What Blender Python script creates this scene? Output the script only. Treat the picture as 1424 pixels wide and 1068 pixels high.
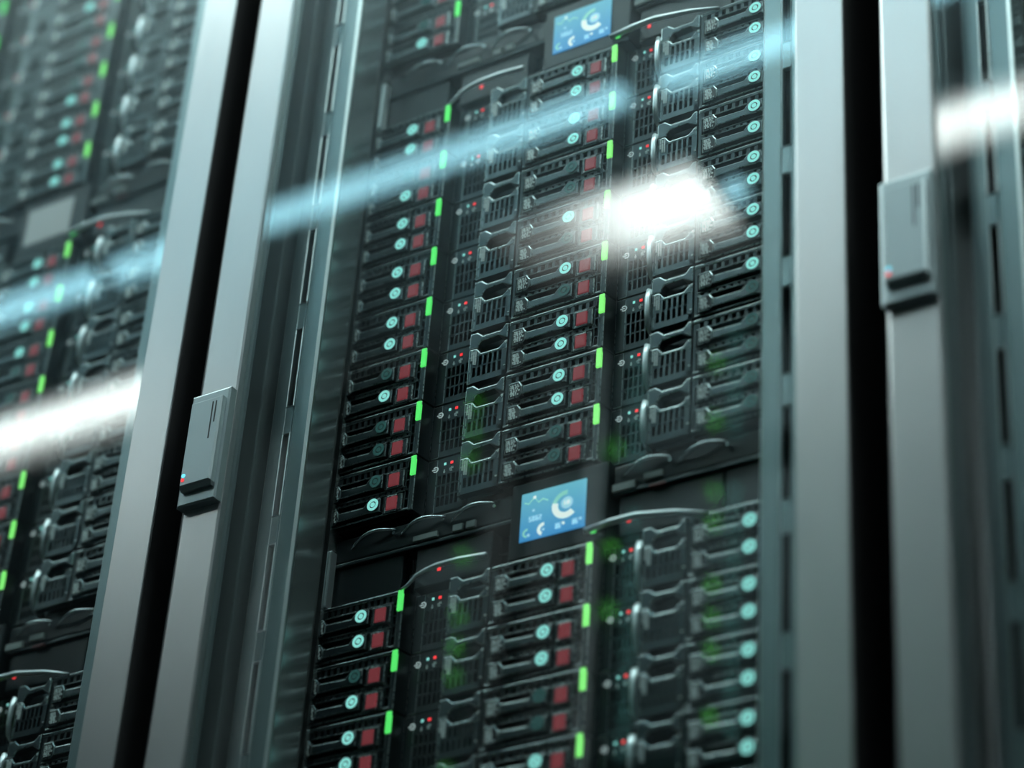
import bpy, bmesh, math, random
from mathutils import Matrix, Vector

random.seed(7)
for _o in list(bpy.data.objects):
    bpy.data.objects.remove(_o)
SC = bpy.context.scene
COL = SC.collection
PI = math.pi

# ------------------------------------------------------------------ camera, world, lights, exposure
# lengths are worked out in rack units (one server height = 1 U = 5.13 cm): X right, Y up, Z into the racks
S = 0.0513
Z0 = 1.85                                   # height of the first status light of the middle stack

def V(X, Y, Z):
    return Vector((X * S, Z * S, Z0 + Y * S))

cam_data = bpy.data.cameras.new('camera')
cam = bpy.data.objects.new('camera', cam_data)
COL.objects.link(cam)
R = [(0.84588, 0.061148, 0.529857), (0.247264, 0.835254, -0.491132), (-0.472597, 0.546453, 0.691405)]
CX, CY, CZ = 19.80097, -26.91309, -26.45865
ax = Vector((R[0][0], R[0][2], R[0][1])); ay = Vector((R[1][0], R[1][2], R[1][1])); az = -Vector((R[2][0], R[2][2], R[2][1]))
M4 = Matrix(((ax.x, ay.x, az.x, 0), (ax.y, ay.y, az.y, 0), (ax.z, ay.z, az.z, 0), (0, 0, 0, 1)))
cam.matrix_world = Matrix.Translation(V(CX, CY, CZ)) @ M4
cam_data.sensor_width = 36.0
cam_data.lens = 3472.25 / 1424 * 36.0
cam_data.clip_start = 0.01
cam_data.dof.use_dof = True
cam_data.dof.focus_distance = 38.6 * S
cam_data.dof.aperture_fstop = 2.45
SC.camera = cam

SC.view_settings.view_transform = 'Standard'
SC.view_settings.look = 'None'
SC.view_settings.exposure = 0.0
SC.view_settings.gamma = 1.0
SC.view_settings.use_curve_mapping = False
SC.cycles.use_denoising = True
SC.cycles.max_bounces = 10
SC.cycles.transparent_max_bounces = 12
SC.cycles.sample_clamp_indirect = 6.0

W = bpy.data.worlds.new('world'); SC.world = W
W.use_nodes = True
W.node_tree.nodes['Background'].inputs[0].default_value = (0.42, 0.60, 0.66, 1)
W.node_tree.nodes['Background'].inputs[1].default_value = 0.022

HC = 26.0                                   # height of the lamps under the ceiling, in rack units
BLUE_TUBES = [(-60, -36.3), (-35.1, -13.5), (-11.9, 10.5)]
WHITE_PANELS = [(-52, -38.5, -40.2, -37.0), (-21.8, -13.5, -40.0, -35.3), (-6.4, -0.2, -38.9, -36.3)]
ADDED_PANELS = [(-35, -21), (-19, 0), (2, 21), (23, 42)]  # added rim and fill lights, kept clear of the glass reflections
E_FAR = 5.0
E_BLUE, E_WHITE, E_LONG, E_UP = 9.0, 13.0, 7.5, 12.0

# ------------------------------------------------------------------ materials
def mat(name, col, rough=0.4, metal=0.0, emit=None, estr=0.0, bump=0.0, bscale=200.0, spec=0.5, vary=0.0, stretch=None, coat=0.0):
    m = bpy.data.materials.new(name); m.use_nodes = True
    nt = m.node_tree; b = nt.nodes['Principled BSDF']
    b.inputs['Base Color'].default_value = (*col, 1)
    b.inputs['Roughness'].default_value = rough
    b.inputs['Metallic'].default_value = metal
    b.inputs['Specular IOR Level'].default_value = spec
    b.inputs['Coat Weight'].default_value = coat
    if emit:
        b.inputs['Emission Color'].default_value = (*emit, 1)
        b.inputs['Emission Strength'].default_value = estr
    if bump or vary:
        tc = nt.nodes.new('ShaderNodeTexCoord'); mp = nt.nodes.new('ShaderNodeMapping')
        mp.inputs['Scale'].default_value = stretch or (1, 1, 1)
        n = nt.nodes.new('ShaderNodeTexNoise'); n.inputs['Scale'].default_value = bscale; n.inputs['Detail'].default_value = 4
        nt.links.new(tc.outputs['Object'], mp.inputs['Vector']); nt.links.new(mp.outputs['Vector'], n.inputs['Vector'])
        if bump:
            bp = nt.nodes.new('ShaderNodeBump'); bp.inputs['Strength'].default_value = bump; bp.inputs['Distance'].default_value = 0.0006
            nt.links.new(n.outputs['Fac'], bp.inputs['Height']); nt.links.new(bp.outputs['Normal'], b.inputs['Normal'])
        if vary:
            mr = nt.nodes.new('ShaderNodeMapRange')
            mr.inputs['To Min'].default_value = max(0.02, rough - vary); mr.inputs['To Max'].default_value = rough + vary
            nt.links.new(n.outputs['Fac'], mr.inputs['Value']); nt.links.new(mr.outputs['Result'], b.inputs['Roughness'])
    return m

M = {}
M['frame'] = mat('brushed_grey_metal', (0.55, 0.572, 0.572), 0.30, 0.92, bump=0.15, bscale=60, stretch=(8, 8, 0.4), vary=0.05)
M['handle'] = mat('satin_grey_metal', (0.36, 0.43, 0.44), 0.36, 0.8, bump=0.1, bscale=300)
M['post'] = mat('zinc_plated_steel', (0.34, 0.42, 0.44), 0.33, 0.8, vary=0.06, bscale=40)
M['inner'] = mat('inner_grey_steel', (0.30, 0.35, 0.36), 0.42, 0.6, vary=0.05, bscale=40)
M['sidewall'] = mat('glossy_dark_steel', (0.46, 0.52, 0.53), 0.24, 0.8, vary=0.04, bscale=30)
M['black'] = mat('black_powder_coat', (0.004, 0.005, 0.006), 0.6, bump=0.1, bscale=800)
M['plastic'] = mat('black_plastic', (0.05, 0.065, 0.07), 0.28, 0.7, bump=0.12, bscale=900, spec=0.6)
M['slate'] = mat('slate_plastic', (0.09, 0.117, 0.127), 0.28, 0.85, bump=0.15, bscale=900, spec=0.6)
M['dark'] = mat('recess_black', (0.006, 0.008, 0.009), 0.5, bump=0.05, bscale=400)
M['panel'] = mat('dark_blank_panel', (0.016, 0.022, 0.025), 0.30, bump=0.1, bscale=500)
M['chrome'] = mat('polished_steel', (0.75, 0.80, 0.82), 0.14, 1.0, vary=0.03, bscale=100)
M['white'] = mat('white_print', (0.88, 0.93, 0.92), 0.5, vary=0.1, bscale=900)
M['edge'] = mat('polished_edge', (0.36, 0.41, 0.415), 0.28, 0.9, vary=0.04, bscale=300)  # brighter metal for chamfer faces: rim highlights put into the colour
M['backlit'] = mat('backlit_symbol', (0.6, 0.65, 0.65), 0.5, emit=(0.6, 0.72, 0.72), estr=0.45, vary=0.01)
M['red_paper'] = mat('dull_red_label', (0.16, 0.05, 0.05), 0.6, vary=0.1, bscale=300)
M['satin'] = mat('bright_satin_steel', (0.85, 0.90, 0.92), 0.34, 0.85, vary=0.03, bscale=100)
M['paper'] = mat('grey_paper_label', (0.35, 0.38, 0.37), 0.6, vary=0.1, bscale=300)
M['red_button'] = mat('dark_red_button', (0.22, 0.035, 0.045), 0.25, emit=(0.55, 0.10, 0.12), estr=0.28, bump=0.1, bscale=900)
M['red_led'] = mat('red_led', (0.5, 0.02, 0.02), 0.4, emit=(1.0, 0.04, 0.045), estr=1.15, vary=0.01)
M['green_led'] = mat('green_led', (0.05, 0.5, 0.08), 0.4, emit=(0.10, 0.80, 0.15), estr=1.05, vary=0.01)
M['lime_led'] = mat('pale_green_led', (0.1, 0.5, 0.08), 0.4, emit=(0.24, 0.86, 0.18), estr=1.1, vary=0.01)  # paler copy of the green light, with the glass haze in its colour
M['teal_led'] = mat('teal_led', (0.1, 0.4, 0.38), 0.4, emit=(0.30, 0.77, 0.71), estr=0.92, vary=0.01)
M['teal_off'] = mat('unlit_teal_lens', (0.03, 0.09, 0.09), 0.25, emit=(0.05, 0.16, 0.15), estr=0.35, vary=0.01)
M['blue_led'] = mat('blue_led', (0.1, 0.3, 0.4), 0.4, emit=(0.15, 0.75, 0.9), estr=1.2, vary=0.01)
M['ceiling'] = mat('painted_ceiling', (0.70, 0.74, 0.75), 0.8, bump=0.3, bscale=30)
M['floor'] = mat('grey_floor_tiles', (0.03, 0.035, 0.037), 0.35, vary=0.1, bscale=6)
M['tube'] = mat('blue_tube_lamp', (0.3, 0.5, 0.6), 0.5, emit=(0.33, 0.68, 0.80), estr=E_BLUE, vary=0.01)
M['lamp'] = mat('white_lamp_diffuser', (0.8, 0.8, 0.8), 0.5, emit=(0.92, 1.0, 0.97), estr=E_WHITE, vary=0.01)
M['long'] = mat('cool_lamp_diffuser', (0.8, 0.8, 0.8), 0.5, emit=(0.84, 1.0, 1.0), estr=E_LONG, vary=0.01)
M['uplight'] = mat('uplight_diffuser', (0.8, 0.8, 0.8), 0.5, emit=(0.80, 1.0, 1.0), estr=E_UP, vary=0.01)
M['scr_pale'] = mat('screen_white_graphic', (0.5, 0.5, 0.5), 0.5, emit=(0.80, 0.92, 0.86), estr=0.95, vary=0.01)
M['scr_green'] = mat('screen_green_graphic', (0.3, 0.5, 0.45), 0.5, emit=(0.24, 0.62, 0.55), estr=0.85, vary=0.01)
M['scr_dim'] = mat('screen_pale_blue_graphic', (0.3, 0.5, 0.6), 0.5, emit=(0.38, 0.68, 0.82), estr=0.85, vary=0.01)

def screen_material(name, c0, c1):
    m = mat(name, (0.02, 0.1, 0.2), 0.3); nt = m.node_tree; b = nt.nodes['Principled BSDF']
    tc = nt.nodes.new('ShaderNodeTexCoord'); g = nt.nodes.new('ShaderNodeSeparateXYZ'); cr = nt.nodes.new('ShaderNodeValToRGB')
    nt.links.new(tc.outputs['Generated'], g.inputs[0]); nt.links.new(g.outputs['Z'], cr.inputs[0])
    cr.color_ramp.elements[0].color = (*c0, 1); cr.color_ramp.elements[1].color = (*c1, 1)
    nt.links.new(cr.outputs[0], b.inputs['Emission Color']); b.inputs['Emission Strength'].default_value = 0.85
    return m
M['screen'] = screen_material('blue_display', (0.055, 0.31, 0.66), (0.18, 0.58, 0.70))

def glass_material():
    m = bpy.data.materials.new('tinted_door_glass'); m.use_nodes = True
    nt = m.node_tree; nt.nodes.clear()
    out = nt.nodes.new('ShaderNodeOutputMaterial'); mix = nt.nodes.new('ShaderNodeMixShader')
    tr = nt.nodes.new('ShaderNodeBsdfTransparent'); tr.inputs[0].default_value = (0.93, 0.965, 0.96, 1)
    gl = nt.nodes.new('ShaderNodeBsdfGlossy'); gl.inputs['Roughness'].default_value = 0.02; gl.inputs[0].default_value = (1, 1, 1, 1)
    geo = nt.nodes.new('ShaderNodeNewGeometry'); dot = nt.nodes.new('ShaderNodeVectorMath'); dot.operation = 'DOT_PRODUCT'
    def mn(op, a=None, b=None):
        n = nt.nodes.new('ShaderNodeMath'); n.operation = op
        for i, x in enumerate((a, b)):
            if x is None: continue
            if isinstance(x, (int, float)): n.inputs[i].default_value = x
            else: nt.links.new(x, n.inputs[i])
        return n.outputs[0]
    nt.links.new(geo.outputs['Incoming'], dot.inputs[0]); nt.links.new(geo.outputs['Normal'], dot.inputs[1])
    c = mn('ABSOLUTE', dot.outputs['Value'])
    k = mn('POWER', mn('SUBTRACT', 1.0, c), 5.0)
    F = mn('MINIMUM', mn('ADD', mn('MULTIPLY', k, 0.95), 0.048), 1.0)
    nt.links.new(F, mix.inputs[0]); nt.links.new(tr.outputs[0], mix.inputs[1]); nt.links.new(gl.outputs[0], mix.inputs[2])
    nt.links.new(mix.outputs[0], out.inputs[0])
    return m
M['glass'] = glass_material()

def lamp_fade(name, x0, x1, z0, z1, dim):
    """a diffuser that is brightest along its middle and dims towards its sides (and towards one end)"""
    m = mat(name, (0.8, 0.8, 0.8), 0.5, emit=(0.92, 1.0, 0.97), estr=E_WHITE); nt = m.node_tree; b = nt.nodes['Principled BSDF']
    tc = nt.nodes.new('ShaderNodeTexCoord'); sx = nt.nodes.new('ShaderNodeSeparateXYZ'); nt.links.new(tc.outputs['Generated'], sx.inputs[0])
    r1 = nt.nodes.new('ShaderNodeValToRGB'); r2 = nt.nodes.new('ShaderNodeValToRGB')
    for r, pts in ((r1, x0), (r2, z0)):
        while len(r.color_ramp.elements) > 1: r.color_ramp.elements.remove(r.color_ramp.elements[-1])
        r.color_ramp.elements[0].position = pts[0][0]; r.color_ramp.elements[0].color = (pts[0][1],) * 3 + (1,)
        for p, v in pts[1:]:
            e = r.color_ramp.elements.new(p); e.color = (v, v, v, 1)
    nt.links.new(sx.outputs[0], r1.inputs[0]); nt.links.new(sx.outputs[1], r2.inputs[0])
    k = nt.nodes.new('ShaderNodeMath'); k.operation = 'MULTIPLY'; nt.links.new(r1.outputs[0], k.inputs[0]); nt.links.new(r2.outputs[0], k.inputs[1])
    k2 = nt.nodes.new('ShaderNodeMath'); k2.operation = 'MULTIPLY'; nt.links.new(k.outputs[0], k2.inputs[0]); k2.inputs[1].default_value = E_WHITE
    nt.links.new(k2.outputs[0], b.inputs['Emission Strength'])
    return m
FADES = [([(0, 1), (1, 1)], [(0, 0.0), (0.35, 0.35), (0.6, 1), (0.85, 1), (1, 0.4)]),
         ([(0, 0.02), (0.3, 0.16), (0.5, 0.7), (0.65, 1), (1, 1)], [(0, 0.03), (0.2, 0.15), (0.4, 0.7), (0.52, 1), (0.88, 1), (1, 0.4)]),
         ([(0, 1), (0.6, 0.9), (1, 0)], [(0, 0.1), (0.3, 0.6), (0.5, 1), (0.85, 1), (1, 0.3)])]

# ------------------------------------------------------------------ mesh helpers
class MB:
    def __init__(self): self.v = []; self.f = []; self.e = set()
    def add(self, vs, fs):
        n = len(self.v); self.v += vs; self.f += [tuple(i + n for i in f) for f in fs]; return self
    def box(self, x0, x1, y0, y1, z0, z1):
        vs = [(x, y, z) for z in (z0, z1) for y in (y0, y1) for x in (x0, x1)]
        return self.add(vs, [(0, 1, 3, 2), (4, 6, 7, 5), (0, 4, 5, 1), (2, 3, 7, 6), (0, 2, 6, 4), (1, 5, 7, 3)])
    def prism(self, poly, z0, z1, b=0.0, bz=None):
        """front face at z0 (towards the aisle), back at z1, front edge chamfered by b"""
        if bz is None: bz = b * 0.35
        a = sum(poly[i][0] * poly[(i + 1) % len(poly)][1] - poly[(i + 1) % len(poly)][0] * poly[i][1] for i in range(len(poly)))
        P = list(poly) if a > 0 else list(poly)[::-1]
        n = len(P)
        if b:
            ins = []
            for i in range(n):
                p, q, r = Vector(P[i - 1]), Vector(P[i]), Vector(P[(i + 1) % n])
                d1 = (q - p).normalized(); d2 = (r - q).normalized()
                n1 = Vector((-d1.y, d1.x)); n2 = Vector((-d2.y, d2.x))
                m = n1 + n2
                if m.length < 1e-6: m = n1
                m = m.normalized(); k = b / max(0.45, m.dot(n1))
                w = q + m * k; ins.append((w.x, w.y))
            rings = [[(x, y, z0) for x, y in ins], [(x, y, z0 + bz) for x, y in P], [(x, y, z1) for x, y in P]]
        else:
            rings = [[(x, y, z0) for x, y in P], [(x, y, z1) for x, y in P]]
        vs = [v for r in rings for v in r]; fs = [tuple(range(n)), tuple(range((len(rings) - 1) * n, len(rings) * n))[::-1]]
        for k in range(len(rings) - 1):
            for i in range(n):
                j = (i + 1) % n
                if b and k == 0: self.e.add(len(self.f) + len(fs))
                fs.append((k * n + i, (k + 1) * n + i, (k + 1) * n + j, k * n + j))
        return self.add(vs, fs)
    def rect(self, x0, x1, y0, y1, z0, z1, b=0.02, bz=None):
        return self.prism([(x0, y0), (x1, y0), (x1, y1), (x0, y1)], z0, z1, b, bz)
    def lattice(self, x0, x1, y0, y1, nx, ny, bx, by, z0, z1):
        """a grid of bars leaving nx by ny openings"""
        w = (x1 - x0 - bx * (nx + 1)) / nx; h = (y1 - y0 - by * (ny + 1)) / ny
        for i in range(nx + 1):
            a = x0 + i * (w + bx); self.box(a, a + bx, y0, y1, z0, z1)
        for j in range(ny + 1):
            a = y0 + j * (h + by); self.box(x0, x1, a, a + by, z0 + 0.004, z1)
        return self
    def disc(self, cx, cy, r, z0, z1, n=28, r0=0.0, b=0.0):
        if r0:
            vs = []; fs = []
            for z, rr in ((z0, r0), (z0, r), (z1, r), (z1, r0)):
                vs += [(cx + rr * math.cos(2 * PI * i / n), cy + rr * math.sin(2 * PI * i / n), z) for i in range(n)]
            for k in range(4):
                for i in range(n):
                    j = (i + 1) % n; k2 = (k + 1) % 4
                    fs.append((k * n + i, k * n + j, k2 * n + j, k2 * n + i))
            return self.add(vs, fs)
        return self.prism([(cx + r * math.cos(2 * PI * i / n), cy + r * math.sin(2 * PI * i / n)) for i in range(n)], z0, z1, b)
    def tube(self, pts, r, n=10, flat=1.0):
        pts = [Vector(p) for p in pts]; rings = []
        for i, p in enumerate(pts):
            d = (pts[min(i + 1, len(pts) - 1)] - pts[max(i - 1, 0)]).normalized()
            up = Vector((0, 0, 1)) if abs(d.z) < 0.9 else Vector((0, 1, 0))
            a = d.cross(up).normalized(); c = d.cross(a).normalized()
            rr = r[i] if isinstance(r, (list, tuple)) else r
            rings.append([tuple(p + a * rr * math.cos(2 * PI * k / n) + c * rr * flat * math.sin(2 * PI * k / n)) for k in range(n)])
        vs = [v for q in rings for v in q]; fs = [tuple(range(n)), tuple(range((len(pts) - 1) * n, len(pts) * n))]
        for i in range(len(pts) - 1):
            for k in range(n):
                j = (k + 1) % n; fs.append((i * n + k, i * n + j, (i + 1) * n + j, (i + 1) * n + k))
        return self.add(vs, fs)
    def arc_strip(self, cx, cy, r0, r1, a0, a1, z0, z1, n=20, sx=1.0):
        P = [(cx + sx * r1 * math.cos(a0 + (a1 - a0) * i / n), cy + r1 * math.sin(a0 + (a1 - a0) * i / n)) for i in range(n + 1)]
        Q = [(cx + sx * r0 * math.cos(a0 + (a1 - a0) * i / n), cy + r0 * math.sin(a0 + (a1 - a0) * i / n)) for i in range(n + 1)]
        for i in range(n): self.prism([P[i], P[i + 1], Q[i + 1], Q[i]], z0, z1)
        return self
    def mesh(self, name, m, smooth=False, edge=None):
        me = bpy.data.meshes.new(name)
        me.from_pydata([(x * S, z * S, y * S) for x, y, z in self.v], [], self.f)
        bm = bmesh.new(); bm.from_mesh(me); bmesh.ops.recalc_face_normals(bm, faces=bm.faces); bm.to_mesh(me); bm.free()
        me.materials.append(m)
        if edge:
            me.materials.append(edge)
            for i in self.e: me.polygons[i].material_index = 1
        if smooth:
            for p in me.polygons: p.use_smooth = True
        return me

def link(name, me, parent=None, loc=(0, 0, 0)):
    o = bpy.data.objects.new(name, me); COL.objects.link(o)
    if parent: o.parent = parent; o.location = (loc[0] * S, loc[2] * S, loc[1] * S)
    return o
def part(name, mb, m, parent, smooth=False, loc=(0, 0, 0), label=None, edge=None):
    o = link(name, mb.mesh(name, m, smooth, edge), parent, loc)
    if label: o['label'] = label
    return o
def thing(name, label, cat, X=0, Y=0, Z=0, group=None, rot=0.0):
    o = bpy.data.objects.new(name, None); COL.objects.link(o); o.empty_display_size = 0.02
    o.location = V(X, Y, Z); o.rotation_euler = (0, 0, rot)
    o['label'] = label; o['category'] = cat
    if group: o['group'] = group
    return o
def copy_tree(o, parent=None):
    c = o.copy(); COL.objects.link(c)
    if parent: c.parent = parent
    for ch in [x for x in o.children]: copy_tree(ch, c)
    return c

PITCH = 11.7296          # cabinet to cabinet
DX = 3.27341             # column to column
CH = 9.36201             # stack to stack
Y_FLOOR = -Z0 / S
Y_TOP = 16.5

# ------------------------------------------------------------------ room
def struct(name, mb, m):
    me = mb.mesh(name, m); o = bpy.data.objects.new(name, me); COL.objects.link(o); o.location = (0, 0, Z0); o['kind'] = 'structure'; return o
struct('floor', MB().box(-75, 60, Y_FLOOR - 1, Y_FLOOR, -60, 22), M['floor'])
struct('ceiling', MB().box(-75, 60, HC + 6.0, HC + 7.0, -75, 22), M['ceiling'])
struct('wall_back', MB().box(-75, 60, Y_FLOOR, HC + 6.0, 21, 22), M['panel'])

for i, (a, b) in enumerate(BLUE_TUBES):
    t = thing('tube_lamp', ['thin blue tube lamp under the ceiling, mirrored as the streak on the left cabinet glass',
                            'thin blue tube lamp under the ceiling, mirrored as the long streak across the centre glass',
                            'thin blue tube lamp under the ceiling, mirrored as the streak at upper right'][i], 'lamp', (a + b) / 2, HC, -31.0, 'blue ceiling tube lamps')
    h = (b - a) / 2
    part('lamp_tube', MB().tube([(-h, 0, 0), (h, 0, 0)], 0.42, 12), M['tube'], t, True)
    part('mounting_rail', MB().box(-h, h, 0.42, 0.6, -0.25, 0.25).box(-h + 2, -h + 2.08, 0.5, 6.0, -.04, .04).box(h - 2.08, h - 2, 0.5, 6.0, -.04, .04), M['frame'], t)
for i, (a, b, c, d) in enumerate(WHITE_PANELS):
    t = thing('ceiling_lamp', ['long white ceiling lamp mirrored as the white glare on the left cabinet glass',
                               'short white ceiling lamp mirrored as the white glare in the middle of the centre glass',
                               'white ceiling lamp mirrored as the white glare on the right cabinet glass'][i], 'lamp', (a + b) / 2, HC, (c + d) / 2, 'white ceiling lamps')
    w, h = (b - a) / 2, (d - c) / 2
    part('diffuser', MB().box(-w, w, 0.0, 0.2, -h, h), lamp_fade('white_lamp_diffuser', FADES[i][0], 0, FADES[i][1], 0, 0), t)
    part('housing', MB().box(-w - .15, w + .15, 0.2, 0.7, -h - .15, h + .15).box(-.1, .1, 0.7, 6.0, -.1, .1), M['frame'], t)
t = thing('signal_lamp', 'small round blue lamp mirrored as a blue spot beside the white glare', 'lamp', -12.6, HC, -37.2)
part('lamp_globe', MB().tube([(0, -.38, 0), (0, -.3, 0), (0, 0, 0), (0, .3, 0), (0, .38, 0)], [.12, .3, .4, .3, .12], 16), M['tube'], t, True)
part('hanging_rod', MB().box(-.05, .05, .38, 6.0, -.05, .05), M['frame'], t)
for i, (a, b) in enumerate(ADDED_PANELS):
    t = thing('ceiling_panel_lamp', ['broad cool ceiling panel lamp above the left cabinet doors', 'broad cool ceiling panel lamp above the centre cabinet doors',
                                     'broad cool ceiling panel lamp above the right cabinet doors', 'broad cool ceiling panel lamp farthest to the right'][i], 'lamp', (a + b) / 2, HC - 5, -7.5 if b < -20 else -9.0, 'broad ceiling panel lamps')
    w = (b - a) / 2
    dz = 4.5 if b < -20 else 6
    part('diffuser', MB().box(-w, w, 0.6, 0.8, -dz, dz), M['long'], t)
    part('upper_diffuser', MB().box(-w, w, 1.0, 1.1, -dz, dz), M['uplight'], t)  # upward glow added to brighten the ceiling
    part('housing', MB().box(-w - .2, w + .2, 0.8, 1.0, -dz - .2, dz + .2).box(-w + 1, -w + 1.1, 1.1, 11.0, -.1, .1).box(w - 1.1, w - 1, 1.1, 11.0, -.1, .1), M['frame'], t)

# ------------------------------------------------------------------ cabinet
XC = 2.63                # centre of the doors, measured from the first status light column
XL, XR = -2.94, 8.20
def make_cabinet():
    t = thing('server_cabinet', '', 'cabinet', XC, Y_FLOOR, 0, 'server cabinets')
    off = (-XC, -Y_FLOOR, 0)
    y0, y1 = Y_FLOOR, Y_TOP
    def mir(x0, x1): return (2 * XC - x1, 2 * XC - x0)
    for s in (0, 1):
        f = (lambda a, b: (a, b)) if s == 0 else mir
        a, b = f(XL, XL + 0.12)
        part('side_panel', MB().box(a, b, y0, y1, -1.55, 20.0), M['black'], t, loc=off)
        # slotted mounting post with its folded inner wall
        mb = MB(); slots = []
        k = -9
        pa, pb = f(-2.02, -1.765); qa, qb = f(-1.635, -1.29)
        mb.rect(pa, pb, y0 + .5, y1 - .5, -1.10, -1.02, 0.012, 0.008)
        mb.rect(qa, qb, y0 + .5, y1 - .5, -1.10, -1.02, 0.042, 0.036)
        sa, sb = f(-1.765, -1.635)
        yy = -4.76 + 2 * 10.0
        while yy > y0 + 2:
            if yy < y1 - .5: mb.box(sa, sb, yy - 0.02 + 0.0, min(yy + 0.50, y1 - .5), -1.10, -1.02)
            ys0, ys1 = yy - 1.98 + 0.48, yy - 0.02           # the slot between this bridge and the one below
            if ys0 > y0 + 1 and ys1 < y1 - .5:
                for bx in ((sa - .014, sa + .006, ys0, ys1), (sb - .006, sb + .014, ys0, ys1), (sa - .014, sb + .014, ys0 - .01, ys0 + .014), (sa - .014, sb + .014, ys1 - .014, ys1 + .01)):
                    mb.rect(*bx, -1.116, -1.06, 0.009, 0.010)
            yy -= 1.98
        part('slotted_post', mb, M['post'], t, loc=off, edge=M['satin'])  # satin chamfers and slot rims put bright edge highlights into the post
        a, b = f(-1.52, -1.44)
        part('post_side_wall', MB().box(a, b, y0 + .5, y1 - .5, -1.02, 1.5), M['sidewall'], t, loc=off)
        a, b = f(-2.90, -2.24)
        part('corner_pillar', MB().rect(a, b, y0, y1, -1.15, -0.2, 0.03), M['inner'], t, loc=off)
        a, b = f(-2.80, -1.42)
        part('inner_liner', MB().box(a, b, y0, y1, -0.2, -0.1), M['dark'], t, loc=off)
    part('roof_panel', MB().box(XL, XR, y1, y1 + .2, -1.55, 20.0), M['black'], t, loc=off)
    part('plinth', MB().box(XL, XR, y0, y0 + 1.2, -1.55, 20.0), M['black'], t, loc=off)
    part('rear_panel', MB().box(XL + .12, XR - .12, y0 + 1.2, y1, 19.5, 20.0), M['black'], t, loc=off)
    part('gap_seal', MB().box(XR, XR + (PITCH - (XR - XL)) - .02, y0, y1, 0.5, 0.7), M['black'], t, loc=off)  # black strip added to keep the gap dark, in place of deep shade
    # door
    mb = MB(); d0, d1 = y0 + 1.4, y1 - .1
    mb.rect(XL, -2.20, d0, d1, -1.82, -1.56, 0.035, 0.02)
    mb.rect(7.46, XR, d0, d1, -1.82, -1.56, 0.012, 0.008)
    mb.rect(-2.20, 7.46, d1 - .9, d1, -1.815, -1.56, 0.03)
    mb.rect(-2.20, 7.46, d0, d0 + .9, -1.815, -1.56, 0.03)
    door = part('glass_door', mb, M['frame'], t, loc=off)
    part('glass_pane', MB().box(-2.21, 7.47, d0 + .85, d1 - .85, -1.78, -1.70), M['glass'], door)
    part('door_edge_seal', MB().box(XR - .005, XR + .02, d0, d1, -1.80, -1.56).box(XL - .02, XL + .005, d0, d1, -1.80, -1.56), M['black'], door)  # black strips over the metal door sides keep the gap black
    part('door_gasket', MB().box(-2.24, -2.13, d0, d1, -1.68, -1.62).box(7.39, 7.50, d0, d1, -1.68, -1.62), M['inner'], door)
    # latch: back plate, lever and its two small lights
    mb = MB().rect(-2.95, -2.20, -8.05, -6.03, -1.97, -1.82, 0.035, 0.02)
    part('latch_plate', mb, M['handle'], door)
    mb = MB()
    P = [(-2.86, -7.77), (-2.25, -7.77), (-2.25, -6.24), (-2.86, -6.24)]
    mb.prism(P, -2.09, -1.96, 0.03, 0.03)
    mb.add([(-2.86, -7.77, -2.06), (-2.25, -7.77, -2.06), (-2.27, -7.83, -2.03), (-2.84, -7.83, -2.03),
            (-2.86, -7.77, -1.96), (-2.25, -7.77, -1.96), (-2.27, -7.83, -1.96), (-2.84, -7.83, -1.96)],
           [(0, 1, 2, 3), (4, 7, 6, 5), (0, 4, 5, 1), (3, 2, 6, 7), (0, 3, 7, 4), (1, 5, 6, 2)])
    part('latch_lever', mb, M['handle'], door)
    part('lever_groove', MB().box(-2.42, -2.395, -7.0, -6.33, -2.093, -2.08).box(-2.355, -2.33, -6.72, -6.33, -2.093, -2.08), M['dark'], door)
    part('blue_light', MB().disc(-2.785, -7.58, 0.034, -2.10, -2.08, 14), M['blue_led'], door)
    part('red_light', MB().disc(-2.79, -7.655, 0.03, -2.10, -2.08, 14), M['red_led'], door)
    return t

cab = make_cabinet()
cab['label'] = 'centre server cabinet with glass door and grey metal frame, its latch at left'
for k, txt in ((-1, 'left server cabinet, cut off by the left edge, with glass door and grey frame'),
               (1, 'right server cabinet at the right edge with blurred latch on its grey frame')):
    c = copy_tree(cab); c.location = V(XC + k * PITCH, Y_FLOOR, 0); c['label'] = txt
OPP = [(-8.76, 'cabinet across the aisle, mirrored faintly in the centre glass door'), (-8.76 - PITCH, 'cabinet across the aisle, mirrored in the left part of the centre glass'),
       (-8.76 + PITCH, 'cabinet across the aisle behind the viewpoint, facing the centre cabinet')]
ZOPP = -30.2
DK = {}
for xc, txt in OPP:
    c = copy_tree(cab); c.location = V(xc, Y_FLOOR, ZOPP); c.rotation_euler = (0, 0, PI); c['label'] = txt; c['group'] = 'cabinets across the aisle'
    for d_ in c.children:
        if d_.name.startswith(('glass_door', 'slotted_post')):
            if d_.data.name not in DK: DK[d_.data.name] = d_.data.copy(); DK[d_.data.name].materials[0] = M['panel']  # darker copy of the frame metal, to dim its mirror image
            d_.data = DK[d_.data.name]
        if d_.name.startswith('glass_door'):
            d_.name = 'open_frame_door'
            for g_ in list(d_.children):
                if g_.name.startswith('glass_pane'): bpy.data.objects.remove(g_)  # panes left out so they throw no glare onto the facing glass

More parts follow.
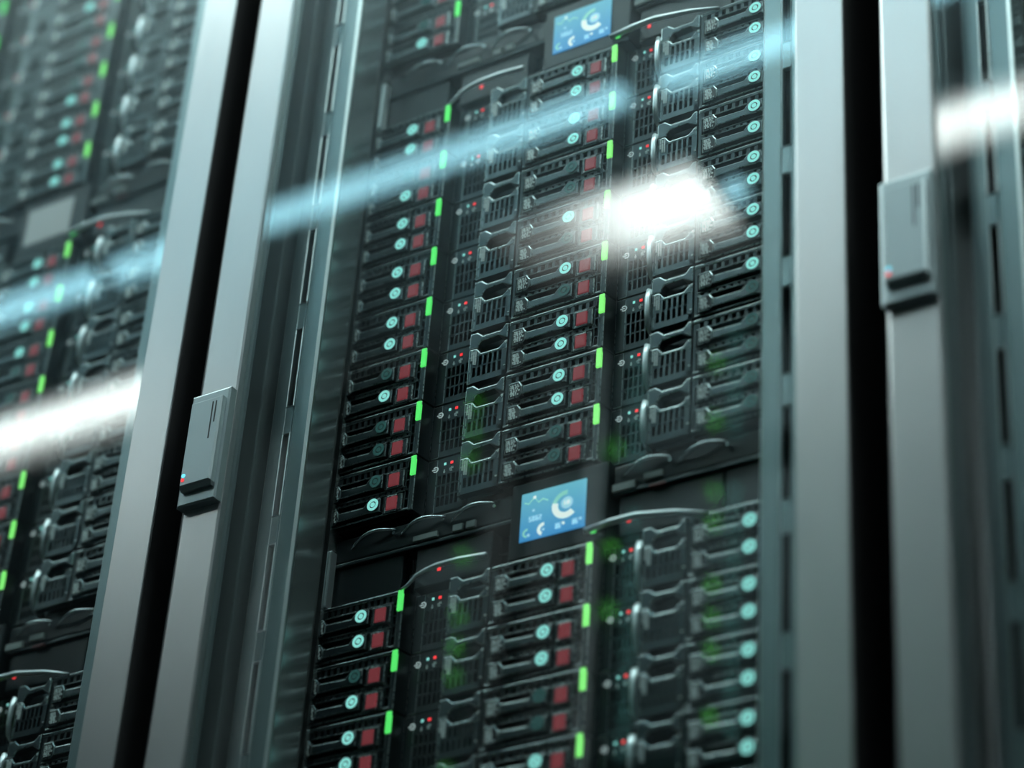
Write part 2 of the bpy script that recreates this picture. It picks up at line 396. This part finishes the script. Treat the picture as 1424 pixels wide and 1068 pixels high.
# ------------------------------------------------------------------ servers
RING = (-0.678, -0.135)
def lever_poly(dy):
    cx, cy = RING
    arc = [(cx + 0.125 * math.cos(a), cy + 0.125 * math.sin(a)) for a in [math.radians(d) for d in (110, 80, 50)]]
    P = [(-1.34, -0.125), (-0.87, -0.135), (-0.80, -0.055)] + arc + [(-0.545, -0.03), (-0.545, -0.28), (-0.80, -0.265), (-1.34, -0.275)]
    return [(x, y + dy) for x, y in P]
D2 = -0.4205
def mesh_parts(xl=-1.67):
    """every mesh of a server, relative to the status light of its column"""
    K = {}
    # casing behind everything
    K['casing'] = MB().box(xl, 1.58, -0.81, 0.165, 0.34, 11.0).box(xl + .01, 0.05, -0.80, 0.16, 0.10, 0.34)
    K['casing_short'] = MB().box(-1.67, 0.05, -0.81, 0.165, 0.10, 11.0)
    # drive bezel
    mb = MB(); zf, zb = 0.0, 0.10
    mb.prism([(xl, 0.110), (0.05, 0.110), (0.05, 0.172), (xl, 0.172)], -0.01, zb, 0.012, 0.004)   # top rail
    n = 11; x0, x1 = max(-1.60, xl + .06), -0.13; xi = xl + .05
    for i in range(n + 1):
        a = x0 + (x1 - x0) * i / n; mb.box(a - 0.03, a + 0.03, 0.0, 0.112, zf, zb)
    mb.box(xl, xi, -0.745, 0.112, zf, zb)
    mb.rect(xi, -0.13, -0.022, 0.004, zf - 0.01, zb, 0.006, 0.003)
    mb.rect(xi, -0.13, -0.355, -0.335, zf - 0.01, zb, 0.006, 0.003)
    for i in range(13):
        a = x0 + (x1 - x0) * i / 12; mb.box(a - 0.035, a + 0.035, -0.405, -0.352, zf, zb)
    mb.rect(xi, -0.13, -0.430, -0.405, zf - 0.01, zb, 0.006, 0.003)
    mb.rect(xl, 0.0, -0.775, -0.742, zf - 0.01, zb, 0.010, 0.004)
    # column of small openings beside the red buttons
    mb.lattice(-0.135, -0.045, -0.745, 0.112, 1, 5, 0.018, 0.022, zf, zb)
    # flank that steps back to the power panel
    mb.add([(0.05, -0.80, 0.0), (0.05, 0.165, 0.0), (0.05, 0.165, 0.34), (0.05, -0.80, 0.34), (0.092, -0.80, 0.25), (0.092, 0.165, 0.25)],
           [(0, 1, 5, 4), (1, 2, 5), (0, 4, 3), (4, 5, 2, 3)])
    K['drive_bezel'] = mb
    K['edge_strip'] = MB().prism([(-0.045, -0.80), (0.05, -0.80), (0.05, -0.172), (-0.045, -0.172)], -0.012, 0.10, 0.016, 0.010)
    K['status_light'] = MB().prism([(-0.045, -0.168), (0.042, -0.168), (0.042, 0.168), (-0.045, 0.168)], -0.03, 0.05, 0.008)
    for j, dy in enumerate((0, D2)):
        mb = MB().prism(lever_poly(dy), -0.045, 0.06, 0.018, 0.008)
        # label bracket
        bl = max(-1.57, xl + .004)
        mb.prism([(bl, -0.325 + dy), (-1.38, -0.325 + dy), (-1.33, -0.27 + dy), (-1.33, -0.125 + dy), (-1.39, -0.035 + dy), (bl, -0.035 + dy)], -0.06, 0.06, 0.016, 0.008)
        mb.disc(RING[0], RING[1] + dy, 0.118, -0.055, 0.0, 28, r0=0.104)
        K['lever%d' % j] = mb
        K['insert%d' % j] = MB().prism([(bl + .018, -0.30 + dy), (-1.39, -0.30 + dy), (-1.355, -0.26 + dy), (-1.355, -0.14 + dy), (-1.40, -0.062 + dy), (bl + .018, -0.062 + dy)], -0.063, -0.058)
        g = MB(); rnd = random.Random(3 + j)
        for r in range(6):
            y = -0.095 - r * 0.034 + dy; x = bl + .03 + (0.01 if r in (3, 5) else 0)
            for q in range(4):
                w = rnd.choice((0.018, 0.026, 0.034)); g.box(x, x + w, y - 0.012 - rnd.choice((0, .008)), y + 0.011, -0.067, -0.062); x += w + rnd.choice((0.003, 0.008, 0.016))
                if x > -1.39: break
        K['mark%d' % j] = g
        K['seat%d' % j] = MB().disc(RING[0], RING[1] + dy, 0.108, -0.052, -0.03, 30)
        K['ring%d' % j] = MB().disc(RING[0], RING[1] + dy, 0.104, -0.062, -0.05, 30, r0=0.060).disc(RING[0], RING[1] + dy, 0.041, -0.062, -0.05, 20)
        mb = MB()
        fx0, fx1, fy0, fy1 = -0.50, -0.15, -0.335 + dy, -0.035 + dy
        mb.rect(fx0, fx0 + 0.045, fy0, fy1, -0.03, 0.06, 0.010, 0.005)
        mb.prism([(-0.25, fy0), (fx1, fy0), (fx1, fy1), (-0.25, fy1)], -0.03, 0.06, 0.02, 0.015)
        mb.rect(fx0 + .045, -0.25, -0.062 + dy, fy1, -0.03, 0.06, 0.008)
        mb.rect(fx0 + .045, -0.25, fy0, -0.292 + dy, -0.03, 0.06, 0.008)
        K['button_frame%d' % j] = mb
        K['button%d' % j] = MB().rect(-0.432, -0.252, -0.288 + dy, -0.066 + dy, -0.045, 0.05, 0.014, 0.008)
    # power panel, set back
    mb = MB(); z, zb = 0.25, 0.34
    mb.prism([(0.092, -0.80), (0.27, -0.80), (0.27, 0.168), (0.092, 0.168)], z, zb, 0.012, 0.006)
    mb.box(0.27, 0.80, -0.12, 0.165, z + 0.001, zb)
    mb.box(0.27, 0.80, -0.80, -0.71, z + 0.001, zb)
    mb.lattice(0.27, 0.72, -0.72, -0.11, 5, 3, 0.025, 0.028, z, zb)
    mb.box(0.70, 0.80, -0.80, 0.165, z + 0.001, zb)
    K['power_panel'] = mb
    g = MB().arc_strip(0.24, -0.01, 0.034, 0.052, math.radians(215), math.radians(215 + 290), 0.243, 0.252, 18)
    g.box(0.175, 0.25, -0.018, -0.002, 0.243, 0.252)
    K['power_symbol'] = g
    g = MB().box(0.395, 0.415, -0.11, -0.045, 0.244, 0.252).box(0.388, 0.422, -0.10, -0.075, 0.244, 0.252)
    g.box(0.50, 0.57, -0.055, -0.043, 0.244, 0.252).box(0.525, 0.54, -0.10, -0.02, 0.244, 0.252).box(0.50, 0.515, -0.08, -0.05, 0.244, 0.252).box(0.552, 0.567, -0.06, -0.025, 0.244, 0.252).box(0.51, 0.555, -0.10, -0.09, 0.244, 0.252)
    K['port_symbol'] = g
    K['teal_light'] = MB().rect(0.392, 0.43, 0.03, 0.073, 0.24, 0.252, 0.004)
    K['red_light'] = MB().rect(0.512, 0.56, 0.03, 0.073, 0.24, 0.252, 0.004)
    # handle on the seam of the vent (second column only)
    K['pull_handle'] = MB().tube([(0.83, 0.0, 0.2), (0.83, -0.01, 0.05), (0.835, -0.05, -0.03), (0.84, -0.22, -0.07), (0.84, -0.50, -0.07), (0.835, -0.70, -0.03), (0.83, -0.76, 0.04), (0.83, -0.78, 0.2)],
                             [0.034, 0.040, 0.044, 0.046, 0.044, 0.038, 0.03, 0.03], 12)
    # vent panel: same numbers as seen from the next column's light
    o = DX; z, zb = -0.02, 0.12
    def sh(P): return [(x + o, y) for x, y in P]
    mb = MB()
    mb.prism(sh([(-2.40, 0.155), (-2.27, 0.165), (-2.165, 0.075), (-1.835, 0.075), (-1.745, 0.172), (-1.695, 0.172), (-1.695, -0.10), (-1.76, -0.07), (-1.87, 0.0), (-2.17, -0.02), (-2.215, -0.06), (-2.235, -0.13), (-2.40, -0.13)]), z, zb, 0.018, 0.006)
    lip = [(-2.40, -0.14), (-2.265, -0.14), (-2.175, -0.25), (-1.85, -0.25), (-1.75, -0.155), (-1.695, -0.125), (-1.695, -0.30), (-2.40, -0.30)]
    mb.prism(sh(lip), z, zb, 0.018, 0.006)
    mb.rect(-2.40 + o, -2.345 + o, -0.79, -0.29, z, zb, 0.014, 0.005)
    mb.lattice(-2.24 + o, -1.75 + o, -0.49, -0.27, 5, 1, 0.034, 0.022, z + 0.004, zb)
    mb.lattice(-2.35 + o, -1.75 + o, -0.69, -0.475, 6, 1, 0.036, 0.022, z + 0.004, zb)
    mb.box(-2.36 + o, -2.23 + o, -0.49, -0.29, z + 0.004, zb)
    mb.box(-1.76 + o, -1.695 + o, -0.77, -0.29, z + 0.004, zb)
    mb.box(-2.36 + o, -1.70 + o, -0.78, -0.68, z + 0.004, zb)
    mb.box(-2.36 + o, -1.70 + o, -0.78, 0.10, zb + 0.08, zb + 0.1)
    K['vent_panel'] = mb
    g = MB(); rnd = random.Random(11)
    for c, x in enumerate((-2.352, -2.315, -2.278)):
        y = -0.17 if c != 1 else -0.19
        while y > -0.43:
            h = rnd.choice((0.018, 0.026, 0.034)); g.box(x + o, x + 0.026 + o, y - h, y, z - 0.006, z + 0.003); y -= h + rnd.choice((0.004, 0.010))
            if c == 0 and y < -0.36: break
    K['vent_print'] = g; g = MB()
    g.box(-1.735 + o, -1.70 + o, -0.175, -0.155, z - 0.006, z + 0.003).box(-1.72 + o, -1.712 + o, -0.20, -0.15, z - 0.006, z + 0.003)
    K['slot_number'] = g
    K['slot_dash'] = MB().box(-1.735 + o, -1.70 + o, -0.62, -0.60, z - 0.006, z + 0.003)
    return K
K = mesh_parts()
KA = mesh_parts(-1.435)                      # the left column is a little narrower: it stands against the side wall
ME = {}
def me(key, matname, smooth=False, narrow=False):
    k = (key, matname, narrow)
    if k not in ME: ME[k] = (KA if narrow else K)[key].mesh(key, M[matname], smooth, M['edge'] if matname in ('plastic', 'slate') else None)
    return ME[k]

def make_server(col, lit, green='green_led'):
    """col 'A' drives, power panel and vent; 'B' the same with a steel handle; 'C' drives only"""
    t = thing('server', '', 'server')
    link('casing', me('casing' if col != 'C' else 'casing_short', 'dark', narrow=(col == 'A')), t)
    link('drive_bezel', me('drive_bezel', 'plastic', narrow=(col == 'A')), t)
    link('edge_strip', me('edge_strip', 'plastic'), t)
    if green: link('status_light', me('status_light', green), t)
    for j in (0, 1):
        lv = link('drive_lever', me('lever%d' % j, 'slate', narrow=(col == 'A')), t)
        link('label_insert', me('insert%d' % j, 'dark', narrow=(col == 'A')), lv)
        link('label_print', me('mark%d' % j, 'white', narrow=(col == 'A')), lv)
        link('ring_seat', me('seat%d' % j, 'dark'), lv)
        link('indicator_ring', me('ring%d' % j, 'teal_led' if lit[j] else 'teal_off'), lv)
        bf = link('button_frame', me('button_frame%d' % j, 'plastic'), t)
        link('red_button', me('button%d' % j, 'red_button'), bf)
    if col != 'C':
        pp = link('power_panel', me('power_panel', 'plastic'), t)
        link('power_symbol', me('power_symbol', 'backlit'), pp)
        link('port_symbol', me('port_symbol', 'white'), pp)
        link('teal_light', me('teal_light', 'teal_led'), pp)
        link('red_light', me('red_light', 'red_led'), pp)
        vp = link('vent_panel', me('vent_panel', 'slate'), t)
        for kk in ('vent_print', 'slot_number', 'slot_dash'): link(kk, me(kk, 'white'), vp)
    if col == 'B': link('pull_handle', me('pull_handle', 'satin', True), t)
    return t

ORD = ['first', 'second', 'third', 'fourth', 'fifth', 'sixth', 'seventh', 'eighth']
CNAME = {'A': 'left', 'B': 'middle', 'C': 'right'}
CABN = {-1: 'left cabinet', 0: 'centre cabinet', 1: 'right cabinet'}
CHN = {-1: 'upper', 0: 'middle', 1: 'lower'}
ROWS = [(-1, 'A', -1, range(1, 8)), (-1, 'A', 0, range(0, 4)), (-1, 'B', -1, range(2, 8)), (-1, 'B', 0, range(8)), (-1, 'B', 1, range(0, 3)),
        (-1, 'C', -1, range(4, 8)), (-1, 'C', 0, range(8)), (-1, 'C', 1, range(0, 3)),
        (0, 'A', -1, range(5, 8)), (0, 'A', 0, range(8)), (0, 'A', 1, range(5)), (0, 'B', -1, range(5, 8)), (0, 'C', -1, range(6, 8)), (0, 'B', 0, range(8)), (0, 'B', 1, range(5)),
        (0, 'C', 0, range(8)), (0, 'C', 1, range(5)), (1, 'A', 0, range(1, 7))]
# indicator rings that are dark in the photograph
OFF = {(0, 'A', 0, 1, 0), (0, 'A', 0, 5, 0), (0, 'A', 0, 6, 0), (0, 'A', 0, 6, 1), (0, 'A', 0, 7, 0), (0, 'A', 1, 1, 0), (0, 'A', -1, 7, 0), (0, 'A', -1, 6, 0), (0, 'A', -1, 6, 1),
       (0, 'B', 0, 2, 0), (0, 'B', 0, 2, 1), (0, 'B', 0, 3, 1), (0, 'B', 0, 4, 1), (0, 'B', 0, 7, 0), (0, 'B', 0, 7, 1), (0, 'B', 1, 2, 0), (0, 'B', 1, 2, 1),
       (0, 'C', 0, 5, 1), (0, 'C', 0, 6, 0), (0, 'C', 0, 6, 1), (0, 'C', 0, 7, 0), (0, 'C', 0, 7, 1),
       (-1, 'B', -1, 2, 0), (-1, 'B', -1, 2, 1), (-1, 'B', -1, 3, 1), (-1, 'B', -1, 4, 0), (-1, 'B', -1, 4, 1), (-1, 'B', -1, 5, 0), (-1, 'B', 0, 2, 1), (-1, 'B', 0, 3, 0), (-1, 'B', 0, 3, 1),
       (-1, 'B', 0, 4, 0), (-1, 'B', 0, 4, 1)}
for r in range(8):
    for j in (0, 1):
        for ch in (-1, 0, 1):
            OFF.add((-1, 'C', ch, r, j)); OFF.add((-1, 'A', ch, r, j))
PROTO = {}
def place_server(rk, col, ch, r):
    lit = tuple((rk, col, ch, r, j) not in OFF for j in (0, 1))
    green = 'lime_led' if col == 'B' else 'green_led'
    if col == 'C': green = 'green_led'
    key = (col, lit, green)
    if key not in PROTO:
        PROTO[key] = make_server(col, lit, green); o = PROTO[key]
    else: o = copy_tree(PROTO[key])
    k = 'ABC'.index(col)
    o.location = V(k * DX + rk * PITCH, -r - ch * CH, 0)
    o['label'] = 'black server in %s column of %s, %s from top of the %s stack' % (CNAME[col], CABN[rk], ORD[r], CHN[ch])
    o['group'] = 'servers in the %s' % CABN[rk]
    return o
for rk, col, ch, rows in ROWS:
    for r in rows: place_server(rk, col, ch, r)

# ------------------------------------------------------------------ panel between two stacks
def make_panel():
    t = thing('display_panel', '', 'display panel')
    B = DX
    part('blank_plate', MB().box(-1.43, 6.68, 0.22, 1.50, 0.42, 0.8).box(-1.43, 6.68, 0.60, 0.64, 0.36, 0.42), M['panel'], t)
    mb = MB().rect(B - 1.42, B + 0.24, 0.22, 1.50, 0.02, 0.42, 0.02, 0.01)
    part('display_housing', mb, M['panel'], t)
    mb = MB()
    for a, b in ((-1.43, -0.15), (0.10, 1.46), (B + .36, B + 2.06), (B + 2.10, B + 3.38)):
        mb.rect(a, b, 0.24, 0.92, 0.16, 0.42, 0.02, 0.01)
    part('blank_cover', mb, M['panel'], t)
    part('cover_lip', MB().rect(-1.43, B - 1.45, 0.93, 0.99, 0.10, 0.42, 0.015).rect(B + .28, 6.66, 0.93, 0.99, 0.10, 0.42, 0.015), M['plastic'], t)
    part('edge_strip', MB().rect(-1.435, -1.385, 0.2, 1.18, -0.04, 0.1, 0.012), M['satin'], t, label='thin bright steel strip at the left wall')
    # display
    z = 0.0
    sc_ = part('display_screen', MB().box(B - 1.23, B - 0.12, 0.485, 1.295, z, 0.03), M['screen'], t, label='lit blue display with dial graphics')
    def q(u, v): return (B - 1.23 + 1.11 * u, 0.485 + 0.81 * v)
    g = MB(); gg = MB(); gd = MB(); z0, z1 = -0.008, 0.002
    cx, cy = q(0.70, 0.56)
    g.arc_strip(cx, cy, 0.135, 0.235, math.radians(165), math.radians(312), z0, z1, 22)
    gg.arc_strip(cx, cy, 0.165, 0.235, math.radians(85), math.radians(164), z0, z1, 12)
    gd.disc(cx + .02, cy + .02, 0.10, z0, z1, 24)
    mx, my = cx + .02, cy + .02
    for a in (-0.045, 0.0, 0.03): g.prism([(mx + a, my - .035), (mx + a + .02, my - .035), (mx + a + .02, my + .035), (mx + a, my + .035)], z0 - .006, z0)
    wv = [(0.05, 0.80), (0.12, 0.76), (0.17, 0.83), (0.21, 0.87), (0.27, 0.75), (0.34, 0.80), (0.42, 0.74)]
    for (a, b), (c, d) in zip(wv, wv[1:]):
        p0, p1 = q(a, b), q(c, d); gg.prism([(p0[0], p0[1] - .012), (p1[0], p1[1] - .012), (p1[0], p1[1] + .012), (p0[0], p0[1] + .012)], z0, z1)
    x, y = q(0.21, 0.87); g.disc(x, y, 0.028, z0 - .004, z0, 14)
    x, y = q(0.20, 0.60); gd.disc(x, y, 0.022, z0, z1, 12)
    # the row of digits
    SEG = {'5': 'afgcd', '8': 'abcdefg', '6': 'afgecd', '2': 'abged'}
    def digit(ch_, x, y, w, h, s):
        for k in SEG[ch_]:
            r = {'a': (x, x + w, y + h - s, y + h), 'g': (x, x + w, y + h / 2 - s / 2, y + h / 2 + s / 2), 'd': (x, x + w, y, y + s), 'f': (x, x + s, y + h / 2, y + h), 'b': (x + w - s, x + w, y + h / 2, y + h),
                 'e': (x, x + s, y, y + h / 2), 'c': (x + w - s, x + w, y, y + h / 2)}[k]
            gd.box(*r, z0, z1)
    for i, ch_ in enumerate('5862'):
        x, y = q(0.135 + i * 0.052, 0.375); digit(ch_, x, y, 0.043, 0.085, 0.014)
    x, y = q(0.115, 0.15); gg.arc_strip(x, y, 0.04, 0.075, math.radians(80), math.radians(270), z0, z1, 10); gd.disc(x + .03, y - .04, 0.025, z0, z1, 12)
    x, y = q(0.37, 0.16); g.arc_strip(x, y, 0.055, 0.105, math.radians(85), math.radians(250), z0, z1, 12); gd.disc(x + .0, y - .01, 0.022, z0, z1, 12)
    for u, v in ((0.60, 0.15), (0.86, 0.155)):
        x, y = q(u, v); digit('8', x - .05, y - .05, 0.04, 0.09, 0.015); digit('6', x, y - .05, 0.04, 0.09, 0.015); (g if u < .7 else gd).disc(x + .085, y + .02, 0.024, z0, z1, 12)
    part('white_graphics', g, M['scr_pale'], sc_); part('green_graphics', gg, M['scr_green'], sc_); part('blue_graphics', gd, M['scr_dim'], sc_)
    # silver trim bars that sweep over the power panels
    def bar(pts, r): return MB().tube(pts, r, 10, 1.0)
    part('trim_bar', bar([(0.0, 0.17, -0.02), (0.10, 0.22, -0.02), (0.25, 0.35, -0.02), (0.42, 0.41, -0.02), (0.63, 0.445, -0.02), (1.02, 0.445, -0.02), (1.49, 0.40, -0.02)], [0.022, 0.026, 0.032, 0.036, 0.042, 0.046, 0.046]), M['satin'], t, True)
    part('trim_bar', bar([(B - .09, 0.38, -0.02), (B + .34, 0.425, -0.02), (B + .75, 0.43, -0.02), (B + 1.4, 0.32, -0.02), (B + 1.92, 0.17, -0.02)], [0.045, 0.052, 0.050, 0.038, 0.024]), M['satin'], t, True)
    part('green_light', MB().rect(B - 0.01, B + .07, 0.335, 0.365, -0.0, 0.2, 0.006), M['green_led'], t)
    for xx in (0.535, B + 0.535):
        part('red_light', MB().rect(xx - .03, xx + .03, 0.46, 0.53, 0.15, 0.18, 0.008), M['red_led'], t)
    # curved steel pulls of the drawers above the blank covers
    for a in (-1.12, -0.22, 0.70, B + 0.42, B + 1.34):
        P = []
        for i in range(11):
            u = i / 10; P.append((a + 0.82 * u, 1.22 + 0.14 * math.sin(PI * min(1, u * 1.25) * 0.5) - 0.0, 0.12 - 0.14 * math.sin(PI * u)))
        part('drawer_pull', MB().tube(P, [0.018 + 0.014 * math.sin(PI * i / 10) for i in range(11)], 8), M['chrome'], t, True)
        part('pull_screw', MB().disc(a + 0.84, 1.25, 0.03, 0.02, 0.4, 12), M['chrome'], t)
    part('drawer_front', MB().rect(-1.43, B - 1.45, 1.02, 1.42, 0.12, 0.42, 0.02).rect(B + .28, 6.66, 1.02, 1.42, 0.12, 0.42, 0.02), M['panel'], t)
    lab = MB()
    for x0, x1, y0, y1 in ((0.06, 0.50, 1.03, 1.12), (0.78, 0.95, 1.03, 1.14), (1.02, 1.18, 1.03, 1.14), (B + .28, B + .66, 0.98, 1.10), (B + 0.8, B + 1.1, 1.06, 1.16)):
        lab.rect(x0, x1, y0, y1, 0.07, 0.12, 0.008)
    part('paper_label', lab, M['paper'], t)
    part('red_label', MB().rect(B + 0.90, B + 1.16, 0.90, 0.945, 0.06, 0.12, 0.006), M['red_paper'], t, label='small dark red label')
    return t
pan = make_panel()
first = True
for rk, chs in ((0, (0, 1)), (-1, (0, 1))):
    for c in chs:
        o = pan if first else copy_tree(pan); first = False
        o.location = V(rk * PITCH, -c * CH, 0)
        o['label'] = {(0, 0): 'dark panel with blue display and steel pulls at the top of the centre cabinet', (0, 1): 'dark panel with blue display and silver trim bars below the centre cabinet middle stack',
                      (-1, 0): 'blurred dark panel with a pale display in the left cabinet, above its middle stack', (-1, 1): 'dark panel with curved steel trim at the bottom left corner of the photo'}[(rk, c)]
        o['group'] = 'display panels between the stacks'
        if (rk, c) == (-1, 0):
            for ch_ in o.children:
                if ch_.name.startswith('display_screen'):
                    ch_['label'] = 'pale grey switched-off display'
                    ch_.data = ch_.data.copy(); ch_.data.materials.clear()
                    ch_.data.materials.append(mat('pale_blank_display', (0.30, 0.33, 0.33), 0.35, emit=(0.8, 0.9, 0.9), estr=0.16, vary=0.02))  # weak emission lifts the blank display to pale grey
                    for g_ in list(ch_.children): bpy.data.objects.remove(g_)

# ------------------------------------------------------------------ servers across the aisle (seen as coloured glints in the glass)
KO = [MB().box(a_, b_, -0.81, 0.165, 0.05, 11.0).rect(a_ + .02, -0.1, -0.78, 0.14, 0.0, 0.06, 0.02).mesh('casing', M['plastic']) for a_, b_ in ((-1.43, 1.58), (-1.67, 1.58), (-1.67, 0.05))]
M['far_green'] = mat('bright_green_led', (0.05, 0.5, 0.08), 0.4, emit=(0.16, 0.85, 0.10), estr=E_FAR, vary=0.01)
M['far_teal'] = mat('bright_teal_led', (0.1, 0.4, 0.38), 0.4, emit=(0.2, 0.7, 0.65), estr=E_FAR * 0.5, vary=0.01)
lit_ = random.Random(21); st_off = K['status_light'].mesh('status_light', M['teal_off'])
st = K['status_light'].mesh('status_light', M['far_green']); rg = [K['ring%d' % j].mesh('indicator_ring', M['far_teal']) for j in (0, 1)]
for ci, (xc, _) in enumerate(OPP[:2]):
    for c in (-2, -1, 0, 1):
        for r in range(8):
            if c == -2 and r < 4: continue
            for k in (0, 1, 2):
                if ci == 1 and k > 0: continue
                if c == 1 and r > 3: continue
                t = thing('server', 'plain server across the aisle, %s cabinet, %s column, %s in its %s stack' % (
                    ('nearer', 'farther')[ci], ('right', 'middle', 'left')[k], ORD[r], {-2: 'topmost', -1: 'upper', 0: 'middle', 1: 'lower'}[c]), 'server', group='servers across the aisle')
                t.rotation_euler = (0, 0, PI)
                t.location = V(xc + (XC - k * DX), -r - c * CH, ZOPP)
                link('casing', KO[k], t); link('status_light', st if lit_.random() < 0.4 else st_off, t)
                for j in (0, 1): link('indicator_ring', rg[j], t)

bpy.context.view_layer.update()
